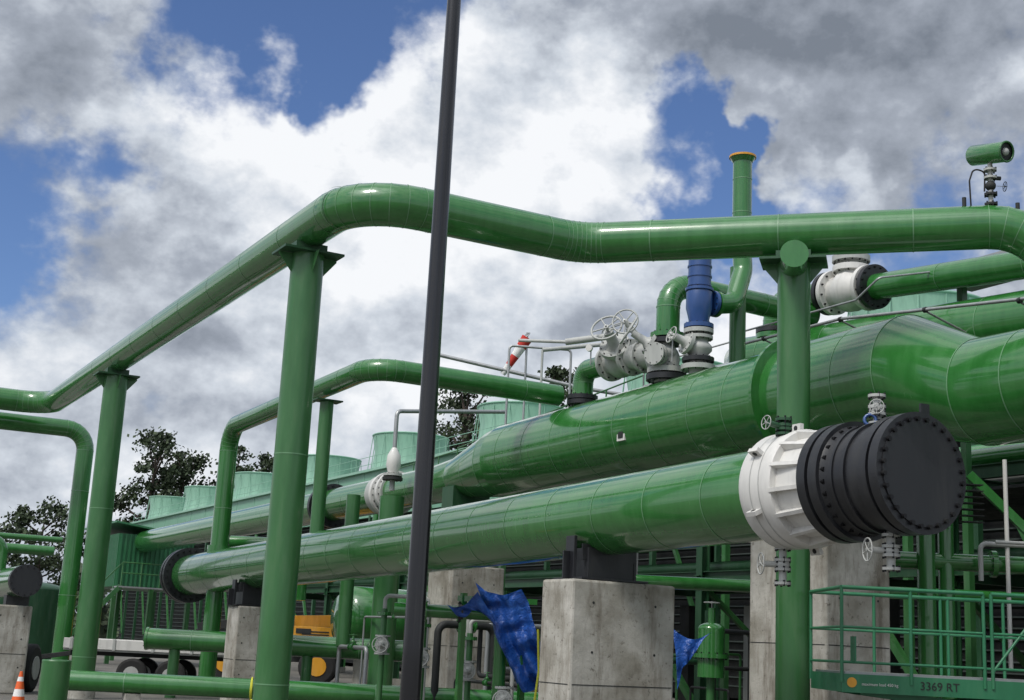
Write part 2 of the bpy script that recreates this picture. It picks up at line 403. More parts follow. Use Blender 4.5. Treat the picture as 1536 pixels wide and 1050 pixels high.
for z in (9.5,10.2,10.9): o.seam((16,20,z),(0,0,1),.19,24)
o.cyl((16,20,11.36),(16,20,11.40),.27,YEL); o.cyl((16,20,11.27),(16,20,11.36),.2,GREEN,r1=.25); o.done()
# ---------------------------------------------------------------- upper lines behind
o=B('upper_steam_pipe')
o.cyl((18.5,10,7.15),(18.5,22.8,8.0),.55,GREEN,seg=48); o.sweep([(18.5,22.8,8.0),(18.5,23.2,8.03),(18.5,23.4,8.04)],[.55,.4,.15],GREEN,48)
for b in (12,14,16,18,20,22): z=7.15+(b-10)*.0664; o.seam((18.5,b,z),(0,1,.066),.55,48)
o.pipe([(18.5,10,8.0),(18.5,21.9,9.2),(18.5,22.0,8.3)],.26,GREEN,bend=.5,seams=2)
o.flange((18.5,22.0,8.55),(0,0,1),.38,.1,BLACK,14); o.flange((18.5,22.0,8.43),(0,0,1),.38,.1,GREEN,14)
o.valve((18.5,19.6,8.97),(0,1,.1),(.05,0,1),.46,1.0,WHITE,wheel=False,bon=.9)
for k in (-.66,.66): o.flange((18.5,19.6+k,8.97+k*.1),(0,1,.1),.45,.1,BLACK,16)
o.cyl((18.5,19.6,9.5),(18.5,19.6,10.05),.24,GREY); o.sphere((18.5,19.6,9.95),.34,GREY,(1,1,.6)); o.flange((18.5,19.6,9.62),(0,0,1),.38,.12,GREY,14)
o.done()
o=B('instrument_conduit')
o.pipe([(17,21.5,7.9),(17,18.3,7.88),(17,14.2,7.42),(17,9,6.9)],.03,STEEL,bend=.2)
for b,z in ((20.5,7.89),(18.3,7.87),(16.2,7.64),(14.2,7.4),(12,7.2)): o.cyl((17,b,z-.02),(18.2,b,z-.3),.02,STEEL,seg=8); o.cyl((17,b-.03,z),(17,b+.03,z),.05,DARK,seg=10)
o.pipe([(17.1,21.5,8.2),(17.1,18,8.2),(17.1,17.4,8.5),(18.9,17.2,8.95)],.02,STEEL,bend=.1)
o.done()
o=B('access_platform')
o.box((19.6,16.9,9.0),(1.6,2.6,.05),STEEL)
for i in range(9): o.box((18.82,15.7+i*.3,8.95),(.03,.03,.12),DARK)
o.box((18.8,16.9,8.92),(.05,2.7,.16),STEEL); o.cyl((18.9,18.2,9.05),(18.9,18.2,9.2),.16,DARK,r1=.02)
for b in (15.8,18.0): o.beam((19.9,b,0),(19.9,b,8.95),.14,.14,GREEN2)
o.done()
o=B('air_release_valve'); q=V((14.62,12.65,0))
o.cyl(q+V((0,0,8.0)),q+V((0,0,8.72)),.035,GREY,seg=12)
o.sphere(q+V((0,0,8.38)),.075,DARK)
for z in(8.1,8.25,8.5,8.62): o.flange(q+V((0,0,z)),(0,0,1),.09,.03,DARK if z<8.5 else GREY,6,br=.012)
o.wheel(q+V((.18,-.1,8.38)),(1,-.5,0),.07,DARK,.12); o.cyl(q+V((0,0,8.5)),q+V((.13,-.07,8.5)),.03,DARK,seg=10)
dd=V((.02,-.92,-.18)).normalized(); m0=q+V((.0,.0,8.87)); e0=m0-dd*.30; e1=m0+dd*.30
o.sweep([e0-dd*.08,e0-dd*.05,e0,e1],[.05,.11,.15,.15],GREEN,32,(True,False))
o.torus(e1,dd,.143,.016,GREEN2); o.cyl(e1-dd*.03,e1-dd*.02,.14,DARK,seg=28); o.sphere(e1-dd*.03,.06,GREY)
r0=q+V((-.18,.16,0)); o.pipe([r0+V((-.05,0,8.05)),r0+V((-.07,0,8.45)),r0+V((.02,0,8.66)),r0+V((.14,-.1,8.6)),r0+V((.12,-.1,8.3))],.012,RUBBER,bend=.08)
o.cyl(r0+V((-.12,.06,7.9)),r0+V((-.12,.06,8.2)),.03,DARK,seg=10); o.cyl(r0+V((.42,-.42,7.95)),r0+V((.42,-.42,8.1)),.03,DARK,seg=10)
o.done()
# ---------------------------------------------------------------- lamp pole
o=B('street_lamp')
o.sweep([(3.41,7.25,0),(3.41,7.25,8.2)],[.066,.036],BLACKP,28); o.cyl((3.41,7.25,0),(3.41,7.25,.04),.17,BLACKP)
o.pipe([(3.41,7.25,8.2),(3.41,7.25,8.5),(2.6,7.4,8.6)],.035,BLACKP,bend=.2); o.box((2.3,7.45,8.6),(.7,.25,.09),BLACKP)
o.done()
# ---------------------------------------------------------------- low pipes
o=B('low_condensate_pipe')
o.pipe([(5.4,28.4,.5),(15.5,23.85,.5),(17,26,.5)],.2,GREEN,bend=.5,seams=2.5)
for t in (.15,.55,.9): x=5.4+10*t; y=28.4-4.5*t; o.box((x,y,.15),(.3,.3,.3),CONC)
o.done()
o=B('rope')
for z in(.0,.03,.07): o.torus((9.05,26.76,.5),(10,-4.5+z*20,0),.225,.012,ROPE)
o.pipe([(9.0,26.6,.3),(9.1,26.4,.2),(9.15,26.3,.02)],.012,ROPE); o.done()
o=B('bollard'); o.cyl((4.85,25.0,0),(4.85,25.0,.95),.25,GREEN2,seg=32); o.sweep([(4.85,25,.95),(4.85,25,.97)],[.25,.24],GREEN2,32); o.done()
o=B('small_header_pipe')
o.cyl((5.3,32.0,2.5),(5.3,52,2.35),.36,GREEN,seg=36); o.flange((5.3,32.0,2.5),(0,1,0),.36,.1,BLACK,14); o.flange((5.3,31.88,2.5),(0,1,0),.36,.1,BLACK,14)
o.box((5.3,32.8,2.05),(.5,.4,.25),BLACK)
o.pipe([(2,34.5,3.55),(5.1,34.5,3.5),(5.1,34.5,2.8)],.14,GREEN,bend=.3)
o.pipe([(0,46,3.9),(8.4,46,3.9)],.16,GREEN); o.pipe([(0,48,4.4),(9,48,4.4)],.1,GREEN)
o.cyl((4.95,36,3.5),(4.95,36,5.0),.07,GREEN); o.done()
o=B('low_header_pipe')
o.pipe([(8.4,32.8,1.35),(12.9,30.4,1.35),(16,28.6,1.35)],.25,GREEN,bend=.6,seams=1.8); o.flange((8.4,32.8,1.35),(2,-1,0),.27,.06,GREEN,12)
o.cyl((12.4,30.3,1.4),(12.4,30.3,5.0),.17,GREEN2)
o.cyl((13.2,29.8,0.4),(13.2,29.8,5.0),.3,GREEN2); o.cyl((9.0,32.5,0),(9.0,32.5,1.3),.13,GREEN2); o.cyl((11.8,31,0),(11.8,31,1.3),.13,GREEN2)
o.pipe([(10.9,35,3.95),(12.6,34,3.95),(12.6,34,2.5)],.16,GREEN,bend=.3)
o.done()
o=B('process_piping')
rnd=random.Random(3)
for i in range(26):
    a=rnd.uniform(12.2,20); b=rnd.uniform(21.5,30); r=rnd.choice([.025,.035,.05,.08]); z=rnd.uniform(.4,2.2); L=rnd.uniform(1.2,3.5)
    d=rnd.choice([(1,0),(0,1)]); mt=rnd.choice([GREEN,GREEN2,GREEND,DARK,STEEL])
    o.pipe([(a,b,0),(a,b,z),(a+d[0]*L,b+d[1]*L,z),(a+d[0]*L,b+d[1]*L,0 if i%2 else z+1.2)],r,mt,bend=r*2.5,seg=14)
    if i%2: o.valve((a+d[0]*L*.5,b+d[1]*L*.5,z),(d[0],d[1],0),(0,0,1),r*1.9,r*4,rnd.choice([GREY,GREEN]),bon=r*5,nb=8)
o.pipe([(14.2,29.5,2.2),(15.6,28.7,2.2),(15.6,28.7,.3)],.17,GREEN,bend=.3); o.flange((14.2,29.5,2.2),(1.4,-.8,0),.26,.1,GREEN,10); o.flange((14.9,29.1,2.2),(1.4,-.8,0),.26,.1,BLACK,10)
for (a,b,z) in ((11.3,23.6,1.3),(12.1,23.2,1.1),(10.9,24.6,1.5)):
    o.cyl((a,b,0),(a,b,z+.7),.06,GREEN2,seg=14); o.valve((a,b,z),(0,0,1),(-.5,-.85,0),.15,.34,GREY,nb=8); o.flange((a,b,z+.6),(0,0,1),.14,.06,GREEN,8)
    o.pipe([(a,b,z+.7),(a,b,z+.95),(a+.8,b-.3,z+.95),(a+.8,b-.3,.1)],.04,GREY,bend=.1)
for (a,b,s_) in ((16.1,20.9,1),(17.4,20.2,.8)):
    o.cyl((a,b,1.2),(a,b,2.1),.26*s_,GREEN); o.sphere((a,b,2.1),.26*s_,GREEN,(1,1,.5)); o.flange((a,b,1.6),(0,0,1),.34*s_,.08,GREEN,12); o.cyl((a,b,2.1),(a,b,2.5),.07,GREEN); o.cyl((a,b,0),(a,b,1.2),.08,GREEN2)
    o.wheel((a,b,2.6),(0,0,1),.15,GREY,.1)
o.pipe([(12.2,19.0,2.75),(22,17.0,2.95)],.11,GREEN)
o.pipe([(11.5,17.5,.0),(11.5,17.5,.9),(11.9,17.5,.9)],.05,GREY); o.wheel((11.5,17.4,1.0),(0,-.3,1),.13,WHITE,.1)
o.valve((11.4,20.5,.7),(0,0,1),(-.5,-.8,0),.16,.4,GREY)
o.pipe([(11.9,20.3,1.9),(11.95,20.3,1.2),(11.85,20.25,.6),(11.9,20.2,0)],.02,ROPE,bend=.3)
o.done()
o=B('steel_pipe_rack')
for i,b in enumerate((12,15.5,19,23,27,32,38,45,52,60)):
    for a in (20.5,24.5):
        o.ibeam((a,b,0),(a,b,5.2),.24,.22,GREEND)
        o.beam((a,b,.02),(a,b,.25),.4,.4,CONC)
    o.ibeam((20.3,b,5.2),(24.7,b,5.2),.2,.3,GREEND); o.ibeam((20.3,b,3.4),(24.7,b,3.4),.2,.25,GREEND)
    if i%2==0: o.beam((20.5,b,3.3),(24.5,b,.3),.12,.12,GREEN2)
for a in (20.5,24.5):
    for z in (5.35,3.5): o.ibeam((a,10,z),(a,60,z),.18,.25,GREEND)
for (b0,b1) in ((12,15.5),(19,23),(27,32),(38,45),(52,60)): o.beam((20.4,b0,.3),(20.4,b1,5.0),.15,.15,GREEN2)
for j,(a,z,r,mt) in enumerate(((21.2,5.75,.2,GREEN),(22,5.8,.3,GREEND),(23.2,5.7,.15,GREY),(23.8,5.75,.2,GREEND),(21.3,3.8,.15,GREEND),(22.2,3.8,.2,DARK),(23.5,3.8,.12,STEEL))):
    o.cyl((a,9,z),(a,64,z),r,mt,seg=20)
o.box((22.5,36,5.0),(4.2,52,.06),DARK)
rr2=random.Random(9)
for i in range(30):
    b=rr2.uniform(11,34); a=rr2.uniform(20.8,24.2); z=rr2.uniform(.6,3.2); o.box((a,b,z/2),(rr2.uniform(.15,.6),rr2.uniform(.2,.9),z),rr2.choice([DARK,GREEND,GREEND,GREY]))
o.done()
o=B('drain_pipes')
o.pipe([(16.7,16,0),(16.7,16,4.8)],.15,GREEN); o.pipe([(17.05,15.9,0),(17.05,15.9,4.8)],.13,GREEN)
o.pipe([(16.0,16.6,3.3),(19.5,14.3,3.3)],.14,GREEN); o.flange((17.7,15.5,3.3),(3.5,-2.3,0),.22,.08,GREEN,8)
o.pipe([(17.7,15.2,1.6),(17.7,15.2,5.0)],.035,WHITE); o.pipe([(17.2,15.0,3.6),(18.6,14.2,3.6),(18.6,14.2,2)],.03,GREY,bend=.1)
o.pipe([(17.3,15.4,3.0),(17.3,15.4,3.6),(18,15,3.6)],.04,GREY,bend=.1); o.beam((17.3,15.6,4.75),(18.6,14.6,3.1),.14,.14,GREEN)
o.cyl((18.3,14.6,1.9),(18.3,14.6,2.3),.5,GREEN,seg=30); o.sphere((18.3,14.6,2.3),.5,GREEN,(1,1,.5)); o.cyl((18.3,14.6,0),(18.3,14.6,1.9),.5,GREEN,seg=30)
for i in range(7): o.box((16.9,15.2,3.9+i*.1),(.34,.2,.015),DARK,rz=-.5)
o.done()
o=B('cage_ladder')
for s_ in(-.22,.22): o.beam((17.6+s_,26,0),(17.6+s_,26,4.4),.05,.05,STEEL)
for i in range(14): o.cyl((17.38,26,.3+i*.3),(17.82,26,.3+i*.3),.014,STEEL,seg=8)
o.done()
o=B('horizontal_tank')
o.sweep([(13.5,33.5,2.1),(13.55,33.5,2.1),(13.8,33.5,2.1),(17,33.5,2.1),(17.3,33.5,2.1)],[.2,.6,.85,.85,.3],GREEN,40); o.box((14.5,33.5,.6),(.4,1.2,1.2),CONC); o.box((16.4,33.5,.6),(.4,1.2,1.2),CONC)
o.done()
# ---------------------------------------------------------------- thin lines, psv, windsock
o=B('safety_valve_vent')
o.cyl((13.75,31.1,5.3),(13.75,31.1,5.75),.07,GREY); o.flange((13.75,31.1,5.6),(0,0,1),.26,.07,DARK,10); o.flange((13.75,31.1,5.7),(0,0,1),.24,.06,GREY,10)
o.sweep([(13.75,31.1,5.75),(13.75,31.1,5.95),(13.75,31.1,6.2),(13.75,31.1,6.4)],[.13,.19,.17,.06],WHITE,20)
o.pipe([(13.75,31.1,6.3),(13.75,31.1,7.35),(17.5,32.2,7.95)],.055,STEEL,bend=.15)
o.done()
o=B('service_air_line')
o.pipe([(14.1,30.2,5.9),(14.1,30.2,8.8),(17.6,28.4,8.1),(18.6,28.0,8.0)],.05,STEEL,bend=.1)
o.cyl((14.1,30.2,8.75),(14.1,30.2,9.0),.06,STEEL,seg=10)
o.pipe([(15.2,27.9,6.5),(15.2,27.9,8.75),(16.6,27.3,8.75),(16.6,27.3,7)],.03,STEEL,bend=.1)
o.pipe([(15.5,26.8,8.5),(17.6,26.1,8.9)],.05,GREY); o.pipe([(15.5,26.8,6.8),(15.5,26.8,8.5)],.03,GREY)
o.done()
o=B('walkway_railing')
def rail(o,p,q,h,mat,r=.02,n=4):
    p=V(p);q=V(q)
    for z in(h,h*.55): o.cyl(p+V((0,0,z)),q+V((0,0,z)),r,mat,seg=8)
    for i in range(n+1): x=p.lerp(q,i/n); o.cyl(x,x+V((0,0,h)),r,mat,seg=8)
rail(o,(16.5,33,5.9),(16.5,24,6.6),1.0,GREEN2,n=6); rail(o,(16.5,24,6.8),(17.5,22,7.2),1.0,STEEL,n=3)
o.box((17,28.5,6.1),(1.0,9,.05),GREEN2); rail(o,(17.6,40,6.0),(17.6,24,6.6),1.0,GREEN2,n=9)
for b in(26,31): o.beam((17,b,0),(17,b,6.0),.14,.14,GREEN2)
o.done()
o=B('windsock')
o.cyl((16.3,29.0,6),(16.3,29.0,9.45),.03,STEEL,seg=10); o.torus((16.25,29,9.35),(1,0,-1),.14,.012,STEEL)
c0=V((16.28,28.95,9.3)); dz=V((-.13,.12,-.28))
for i,mt in enumerate((RED,WCL,RED,WCL)): o.sweep([c0+dz*i*.85,c0+dz*(i+1)*.85],[.15-.02*i,.13-.02*i],mt,14,(False,False))
o.done()
# ---------------------------------------------------------------- cooling tower
o=B('cooling_tower'); ac=30
o.box((36,62,9.7),(12,136,2.6),TEAL); o.box((35.95,62,4.3),(11,135,8.2),DARK)
for i in range(27): o.box((29.95,62,.6+i*.3),(.12,135,.05),LOUV,rot=Matrix.Rotation(.5,3,'Y'))
for i in range(35):
    b=-5+i*3.95; o.beam((29.8,b,0),(29.8,b,8.4),.2,.2,GREEND); o.box((29.985,b+1.9,9.7),(.03,.05,2.5),COWL)
    if i%2: o.beam((29.7,b,1),(29.7,b+3.9,8.2),.14,.14,GREEN2)
o.box((29.9,62,8.4),(.3,136,.2),TEAL); o.box((29.9,62,11.05),(.25,136,.14),COWL)
for b in (18.5,32.2,46,59.6,73.2,86.8,100.4,114,126):
    cx=33.4
    o.sweep([(cx,b,10.9),(cx,b,11.6),(cx,b,12.6),(cx,b,13.6)],[2.55,2.25,2.12,2.3],COWL,48,(False,False))
    o.sweep([(cx,b,13.4),(cx,b,13.41)],[2.1,2.1],DARK,40)
    for i in range(16):
        a=2*math.pi*i/16; d=V((math.cos(a),math.sin(a),0)); o.beam(V((cx,b,11))+d*2.53,V((cx,b,13.6))+d*2.28,.04,.03,COWL)
    o.torus((cx,b,13.6),(0,0,1),2.3,.05,COWL,48)
rail(o,(30.3,-4,11),(30.3,128,11),1.0,COWL,.018,44)
o.done()
o=B('cooling_water_header'); o.pipe([(27.5,0,6.9),(27.5,70,6.9)],.45,GREEN,seams=3)
for b in range(4,70,6): o.pipe([(27.5,b,6.9),(27.5,b,8.4),(29.6,b,9.4)],.16,GREEN,bend=.4)
for b in range(3,70,8): o.beam((27.5,b,0),(27.5,b,6.5),.2,.2,GREEN2)
o.done()
# ---------------------------------------------------------------- shed
CG=paint('corrugated_green',(.025,.15,.06),.45,.1,.2)
o=B('corrugated_shed')
a1,a2,b1,b2,z1,z2=13.7,17.0,60,66,3.3,5.6
o.box(((a1+a2)/2,(b1+b2)/2,(z1+z2)/2),(a2-a1,b2-b1,z2-z1),CG)
k=a1
while k<a2: o.box((k+.06,b1-.03,(z1+z2)/2),(.09,.06,z2-z1),CG); k+=.2
k=b1
while k<b2: o.box((a1-.03,k+.06,(z1+z2)/2),(.06,.09,z2-z1),CG); k+=.2
M=Matrix.Rotation(.12,3,'Y'); o.box(((a1+a2)/2,(b1+b2)/2,z2+.25),(a2-a1+.6,b2-b1+.6,.08),CG,rot=M)
for a in(a1,15.3,a2):
    for b in(b1,b2): o.beam((a,b,0),(a,b,z1),.18,.18,GREEN2)
for i in range(12): o.box((13.6-i*.22,59.3,z1-.15-i*.26),(.25,.8,.04),STEEL)
o.beam((13.7,58.9,z1),(11.0,58.9,.2),.05,.2,GREEN2); o.beam((13.7,58.9,z1+1),(11.0,58.9,1.2),.05,.05,GREEN2)
rail(o,(13.7,58.9,z1),(17,58.9,z1),1.0,GREEN2,.03,4); o.box((15.3,59.3,z1-.03),(3.4,.9,.06),STEEL); o.done()
o=B('storage_tank'); o.cyl((8.2,50,0),(8.2,50,2.7),1.6,GREEND,seg=40); o.sphere((8.2,50,2.7),1.6,GREEND,(1,1,.2)); o.done()
# ---------------------------------------------------------------- telehandler
def wheelv(o,c,ax,r,w,mat=RUBBER,hub=YEL):
    c=V(c);ax=V(ax).normalized(); o.sweep([c-ax*w/2,c-ax*w*.4,c+ax*w*.4,c+ax*w/2],[r*.85,r,r,r*.85],mat,24); o.cyl(c-ax*(w/2+.02),c+ax*(w/2+.02),r*.5,hub,seg=16)
o=B('telehandler'); cx,cy=15.6,44.0
u=V((.9,-.43,0)).normalized(); w=V((.43,.9,0)).normalized(); rz=math.atan2(u.y,u.x)
P=lambda s,t,z: V((cx,cy,0))+u*s+w*t+V((0,0,z))
o.box(P(0,0,.95),(4.4,1.0,.45),DARK,rz)                                   # chassis
o.box(P(1.35,-.45,1.55),(1.7,.7,.7),YEL,rz)                               # engine bay
for i in range(5): o.box(P(1.35,-.81,1.38+i*.09),(.9,.02,.04),DARK,rz)    # grille
o.box(P(.95,-.82,1.75),(.5,.015,.16),DARK,rz); o.box(P(1.9,-.82,1.42),(.3,.015,.3),WHITE,rz)
o.cyl(P(1.9,-.5,1.9),P(1.9,-.5,2.35),.05,DARK,seg=10)
o.box(P(-.5,-.5,1.45),(1.35,.85,.7),YEL,rz); o.box(P(-.5,-.5,2.2),(1.2,.8,.9),GLASS,rz); o.box(P(-.5,-.5,2.7),(1.35,.9,.1),YEL,rz)
for s_ in(-1.1,-.45,.1):
    for t in(-.93,-.07): o.beam(P(s_,t,1.3),P(s_*.95,t,2.7),.07,.06,YEL)
o.beam(P(2.3,.35,2.15),P(-1.2,.35,1.95),.34,.40,YEL); o.beam(P(-1.2,.35,1.95),P(-2.7,.35,1.7),.24,.28,DARK); o.beam(P(1.4,.35,1.2),P(-.3,.35,1.8),.12,.12,STEEL)
o.beam(P(-2.6,.35,1.6),P(-2.9,.35,.7),.3,.3,DARK); o.beam(P(-2.9,-.2,.4),P(-4,-.2,.35),.12,.05,DARK); o.beam(P(-2.9,.8,.4),P(-4,.8,.35),.12,.05,DARK)
for s_ in(-1.5,1.5):
    for t in(-.85,.85): wheelv(o,P(s_,t,.62),w,.62,.4); o.beam(P(s_-.6,t,1.30),P(s_+.6,t,1.30),.42,.05,DARK)
o.done(.02)
o=B('flatbed_trailer'); cx,cy=9.7,36.5
o.box(P(0,0,1.0),(4.6,1.8,.12),GREY,rz)
for t in(-.92,.92): o.box(P(0,t,1.12),(4.6,.05,.26),WHITE,rz)
for s_ in (-2.1,-1,0,1,2.1): o.box(P(s_,-.955,1.12),(.08,.03,.3),GREY,rz)
for s_ in(-2.28,2.28): o.box(P(s_,0,1.12),(.05,1.8,.2),WHITE,rz)
for s_ in(-.5,.5):
    for t in(-.8,.8): wheelv(o,P(s_,t,.4),w,.4,.25,RUBBER,GREY)
o.beam(P(-2.3,0,.85),P(-3.7,0,.6),.12,.12,DARK); o.beam(P(-2.2,-.5,.9),P(2.2,-.5,.9),.1,.14,DARK); o.beam(P(-2.2,.5,.9),P(2.2,.5,.9),.1,.14,DARK)
o.done(.01)
o=B('tractor_wheel'); wheelv(o,(5.9,33.6,.55),(.9,-.45,0),.55,.3,RUBBER,GREY); o.done()
o=B('traffic_cone'); cp=V((4.55,26.6,0)) 
o.box(cp+V((0,0,.02)),(.38,.38,.04),ORANGE)
zz=[.04,.25,.38,.52,.60,.70]; rr_=[.14,.105,.085,.06,.045,.025]; mm=[ORANGE,WCL,ORANGE,WCL,ORANGE]
for i in range(5): o.cyl(cp+V((0,0,zz[i])),cp+V((0,0,zz[i+1])),rr_[i],mm[i],r1=rr_[i+1],caps=(i==4))
o.done()
# ---------------------------------------------------------------- tarps
from mathutils import noise as NZ
def tarp(corners,n=44,amp=.09,seed=1):
    t=B('blue_tarp'); c=[V(p) for p in corners]
    nrm=(c[1]-c[0]).cross(c[3]-c[0]).normalized(); grid=[]
    for j in range(n+1):
        for i in range(n+1):
            u_=i/n;v_=j/n
            p=c[0].lerp(c[1],u_).lerp(c[3].lerp(c[2],u_),v_)
            p=p+nrm*(amp*math.sin(u_*15+seed+2*math.sin(v_*3))*(.3+v_*.7)+NZ.noise(p*2.6)*amp*1.6+NZ.noise(p*7)*amp*.5)
            p.z-= .16*math.sin(math.pi*u_)*(1-v_)+.10*v_*math.sin(u_*6+seed)
            p.x+=NZ.noise(p*2+V((9,9,9)))*.08
            grid.append(tuple(p))
    t.v=grid; mi=t.mi(TARP)
    for j in range(n):
        for i in range(n): t.face((j*(n+1)+i,j*(n+1)+i+1,(j+1)*(n+1)+i+1,(j+1)*(n+1)+i),mi,True)
    return t
tarp([(11.45,21.9,2.70),(12.1,21.3,2.62),(12.95,21.0,.70),(12.2,21.5,.95)],seed=1,amp=.11).done()
tarp([(10.95,22.0,2.28),(11.4,21.7,2.55),(11.8,21.6,2.05),(11.2,22.0,2.15)],seed=2,amp=.04).done()
tarp([(14.5,19.95,2.05),(15.1,19.6,2.02),(14.85,19.75,1.8),(14.6,19.9,1.0)],seed=3,amp=.03).done()
o=B('pipe_stand'); o.beam((11.3,22,0),(11.3,22,2.5),.1,.1,GREEN); o.beam((12.3,21.5,0),(12.3,21.5,2.3),.1,.1,GREEN); o.beam((11.2,22.05,2.4),(12.5,21.4,2.4),.1,.1,GREEN)
o.pipe([(10.2,22.6,2.15),(12.0,21.8,2.15),(12.0,21.8,0)],.12,GREEN,bend=.25); o.flange((10.7,22.38,2.15),(1.8,-.8,0),.2,.1,GREEN,8); o.flange((11.3,22.1,2.15),(1.8,-.8,0),.2,.08,BLACK,8)
o.done()
# ---------------------------------------------------------------- scissor lift
o=B('scissor_lift'); A=V((11.7,12.6,0)); u=V((.88,-.475,0)).normalized(); w=V((.475,.88,0)).normalized(); rz=math.atan2(u.y,u.x)
Q=lambda s,t,z:A+u*s+w*t+V((0,0,z)); LL=3.4;WW=1.6;fz=1.47
o.box(Q(LL/2,WW/2,fz-.11),(LL,WW,.22),LIFTG,rz); o.box(Q(LL/2,WW/2,fz+.01),(LL-.1,WW-.1,.03),STEEL,rz)
def bar(p,q,r=.022): o.cyl(p,q,r,LIFTG,seg=10)
for z in (1.04,.56,.14):
    for (a_,b_) in (((0,0),(1.75,0)),((1.85,0),(LL,0)),((0,WW),(LL,WW)),((0,0),(0,WW)),((LL,0),(LL,WW))):
        bar(Q(a_[0],a_[1],fz+z),Q(b_[0],b_[1],fz+z),.026 if z>1 else .018)
for s_ in (0,.85,1.75,1.85,2.6,LL):
    for t in(0,WW): bar(Q(s_,t,fz-.1),Q(s_,t,fz+1.04))
bar(Q(1.85,0,fz+.1),Q(2.55,0,fz+1.0),.018)
o.box(Q(.15,.03,fz+.3),(.02,.2,.3),LIFTG,rz); o.box(Q(3.0,-.03,fz+.8),(.35,.15,.3),LIFTG,rz); o.box(Q(3.0,-.11,fz+.82),(.25,.01,.2),DARK,rz)
o.cyl(Q(.12,-.006,fz-.1),Q(.12,0,fz-.1),.06,YEL,seg=20)
for i in range(2):
    z0=.75+i*.26
    for t in(.25,WW-.25): o.beam(Q(.3,t,z0),Q(LL-.3,t,z0+.26),.06,.1,LIFTG); o.beam(Q(.3,t,z0+.26),Q(LL-.3,t,z0),.06,.1,LIFTG)
o.box(Q(LL/2,WW/2,.55),(LL,WW-.3,.35),LIFTG,rz)
for s_ in(.45,LL-.45):
    for t in(.1,WW-.1): wheelv(o,Q(s_,t,.4),w,.4,.28,RUBBER,WHITE)
lift=o.done()
def text(body,loc,size,rz,mat,parent):
    c=bpy.data.curves.new('marking','FONT'); c.body=body; c.size=size; c.extrude=.001; c.materials.append(mat)
    ob=bpy.data.objects.new('marking',c); scene.collection.objects.link(ob); ob.location=loc; ob.rotation_euler=(math.pi/2,0,rz); ob.parent=parent
text('3369 RT',Q(.95,-.006,fz-.15),.14,rz,DARK,lift); text('maximum load 450 kg',Q(.24,-.006,fz-.13),.05,rz,WHITE,lift)
# ---------------------------------------------------------------- trees
def tree(x,y,h,cr,seed,n=70,base=.45,leaf=.26,name='tree'):
    r=random.Random(seed); t=B(name)
    t.sweep([(x,y,0),(x+.2,y,h*.3),(x-.1,y+.2,h*.62),(x,y,h*.9)],[h*.028,h*.02,h*.012,h*.004],BARK,10)
    mi=t.mi(LEAF)
    for i in range(n):
        zt=r.random(); z=h*(base+(1-base)*zt); rad=cr*math.sin(math.pi*(.18+.75*zt))**.7*(r.random()**.5)
        a=r.uniform(0,6.28); c=V((x+rad*math.cos(a),y+rad*math.sin(a),z+r.uniform(-.4,.4)))
        if i%3==0: t.sweep([(x,y,z-h*.12),tuple(c)],[h*.008,h*.002],BARK,5,(False,False))
        cl=r.uniform(.5,1.15)*cr*.24
        for k in range(85):
            d=V((r.gauss(0,1),r.gauss(0,1),r.gauss(0,.65)))*cl*.62; p=c+d
            s_=leaf*r.uniform(.5,1.2); ax=V((r.gauss(0,1),r.gauss(0,1),r.gauss(0,1))).normalized(); b_=ax.orthogonal().normalized(); c_=ax.cross(b_)
            o_=len(t.v); t.v+=[tuple(p+b_*s_),tuple(p+c_*s_*.6),tuple(p-b_*s_),tuple(p-c_*s_*.6)]; t.face((o_,o_+1,o_+2,o_+3),mi,False)
    return t.done()
tree(34.5,139,21,4.2,1,60); tree(38,141,20,4.2,2,50); tree(42.5,137,20.5,3.8,3,45); tree(46,135,19.5,3.5,8,40)
tree(24,138,13,4.5,4,45,.3); tree(62.4,123.3,28.5,4.4,5,60,.6); tree(66,111,28.5,3.4,6,40,.6); tree(20,142,9.5,4,7,30,.2)
t=B('distant_treeline'); r=random.Random(11); mi=t.mi(LEAF)
for i in range(9000):
    s=r.random(); x=-60+260*s; y=175+r.uniform(-6,6); hh=6.0+1.6*math.sin(x*.21)+1.2*math.sin(x*.53+1)+.8*math.sin(x*1.3)
    z=r.random()*hh; s_=r.uniform(.4,1.0); p=V((x,y,z)); b_=V((r.gauss(0,1),r.gauss(0,.4),r.gauss(0,1))).normalized(); c_=b_.orthogonal().normalized()
    o_=len(t.v); t.v+=[tuple(p+b_*s_),tuple(p+c_*s_),tuple(p-b_*s_),tuple(p-c_*s_)]; t.face((o_,o_+1,o_+2,o_+3),mi,False)
t.done()
# ---------------------------------------------------------------- world
w_=bpy.data.worlds.new('World'); scene.world=w_; w_.use_nodes=True; nt=w_.node_tree; nt.nodes.clear()
try:
    w_.cycles.sampling_method='MANUAL'; w_.cycles.sample_map_resolution=256
except Exception: pass
out=N(nt,'ShaderNodeOutputWorld'); L=nt.links.new
sun_dir=V((-.55,-.22,.80)).normalized(); el=math.asin(sun_dir.z); az=math.atan2(sun_dir.x,sun_dir.y)
sky=N(nt,'ShaderNodeTexSky'); sky.sky_type='NISHITA'; sky.sun_disc=False; sky.sun_elevation=el; sky.sun_rotation=az
sky.air_density=1.0; sky.dust_density=.2; sky.ozone_density=4
bg1=N(nt,'ShaderNodeBackground'); bg1.inputs[1].default_value=.105
L(mixc(nt,1.0,sky.outputs[0],(.80,.86,1.04),'MULTIPLY'),bg1.inputs[0])
tc=N(nt,'ShaderNodeTexCoord'); dirn=tc.outputs['Generated']
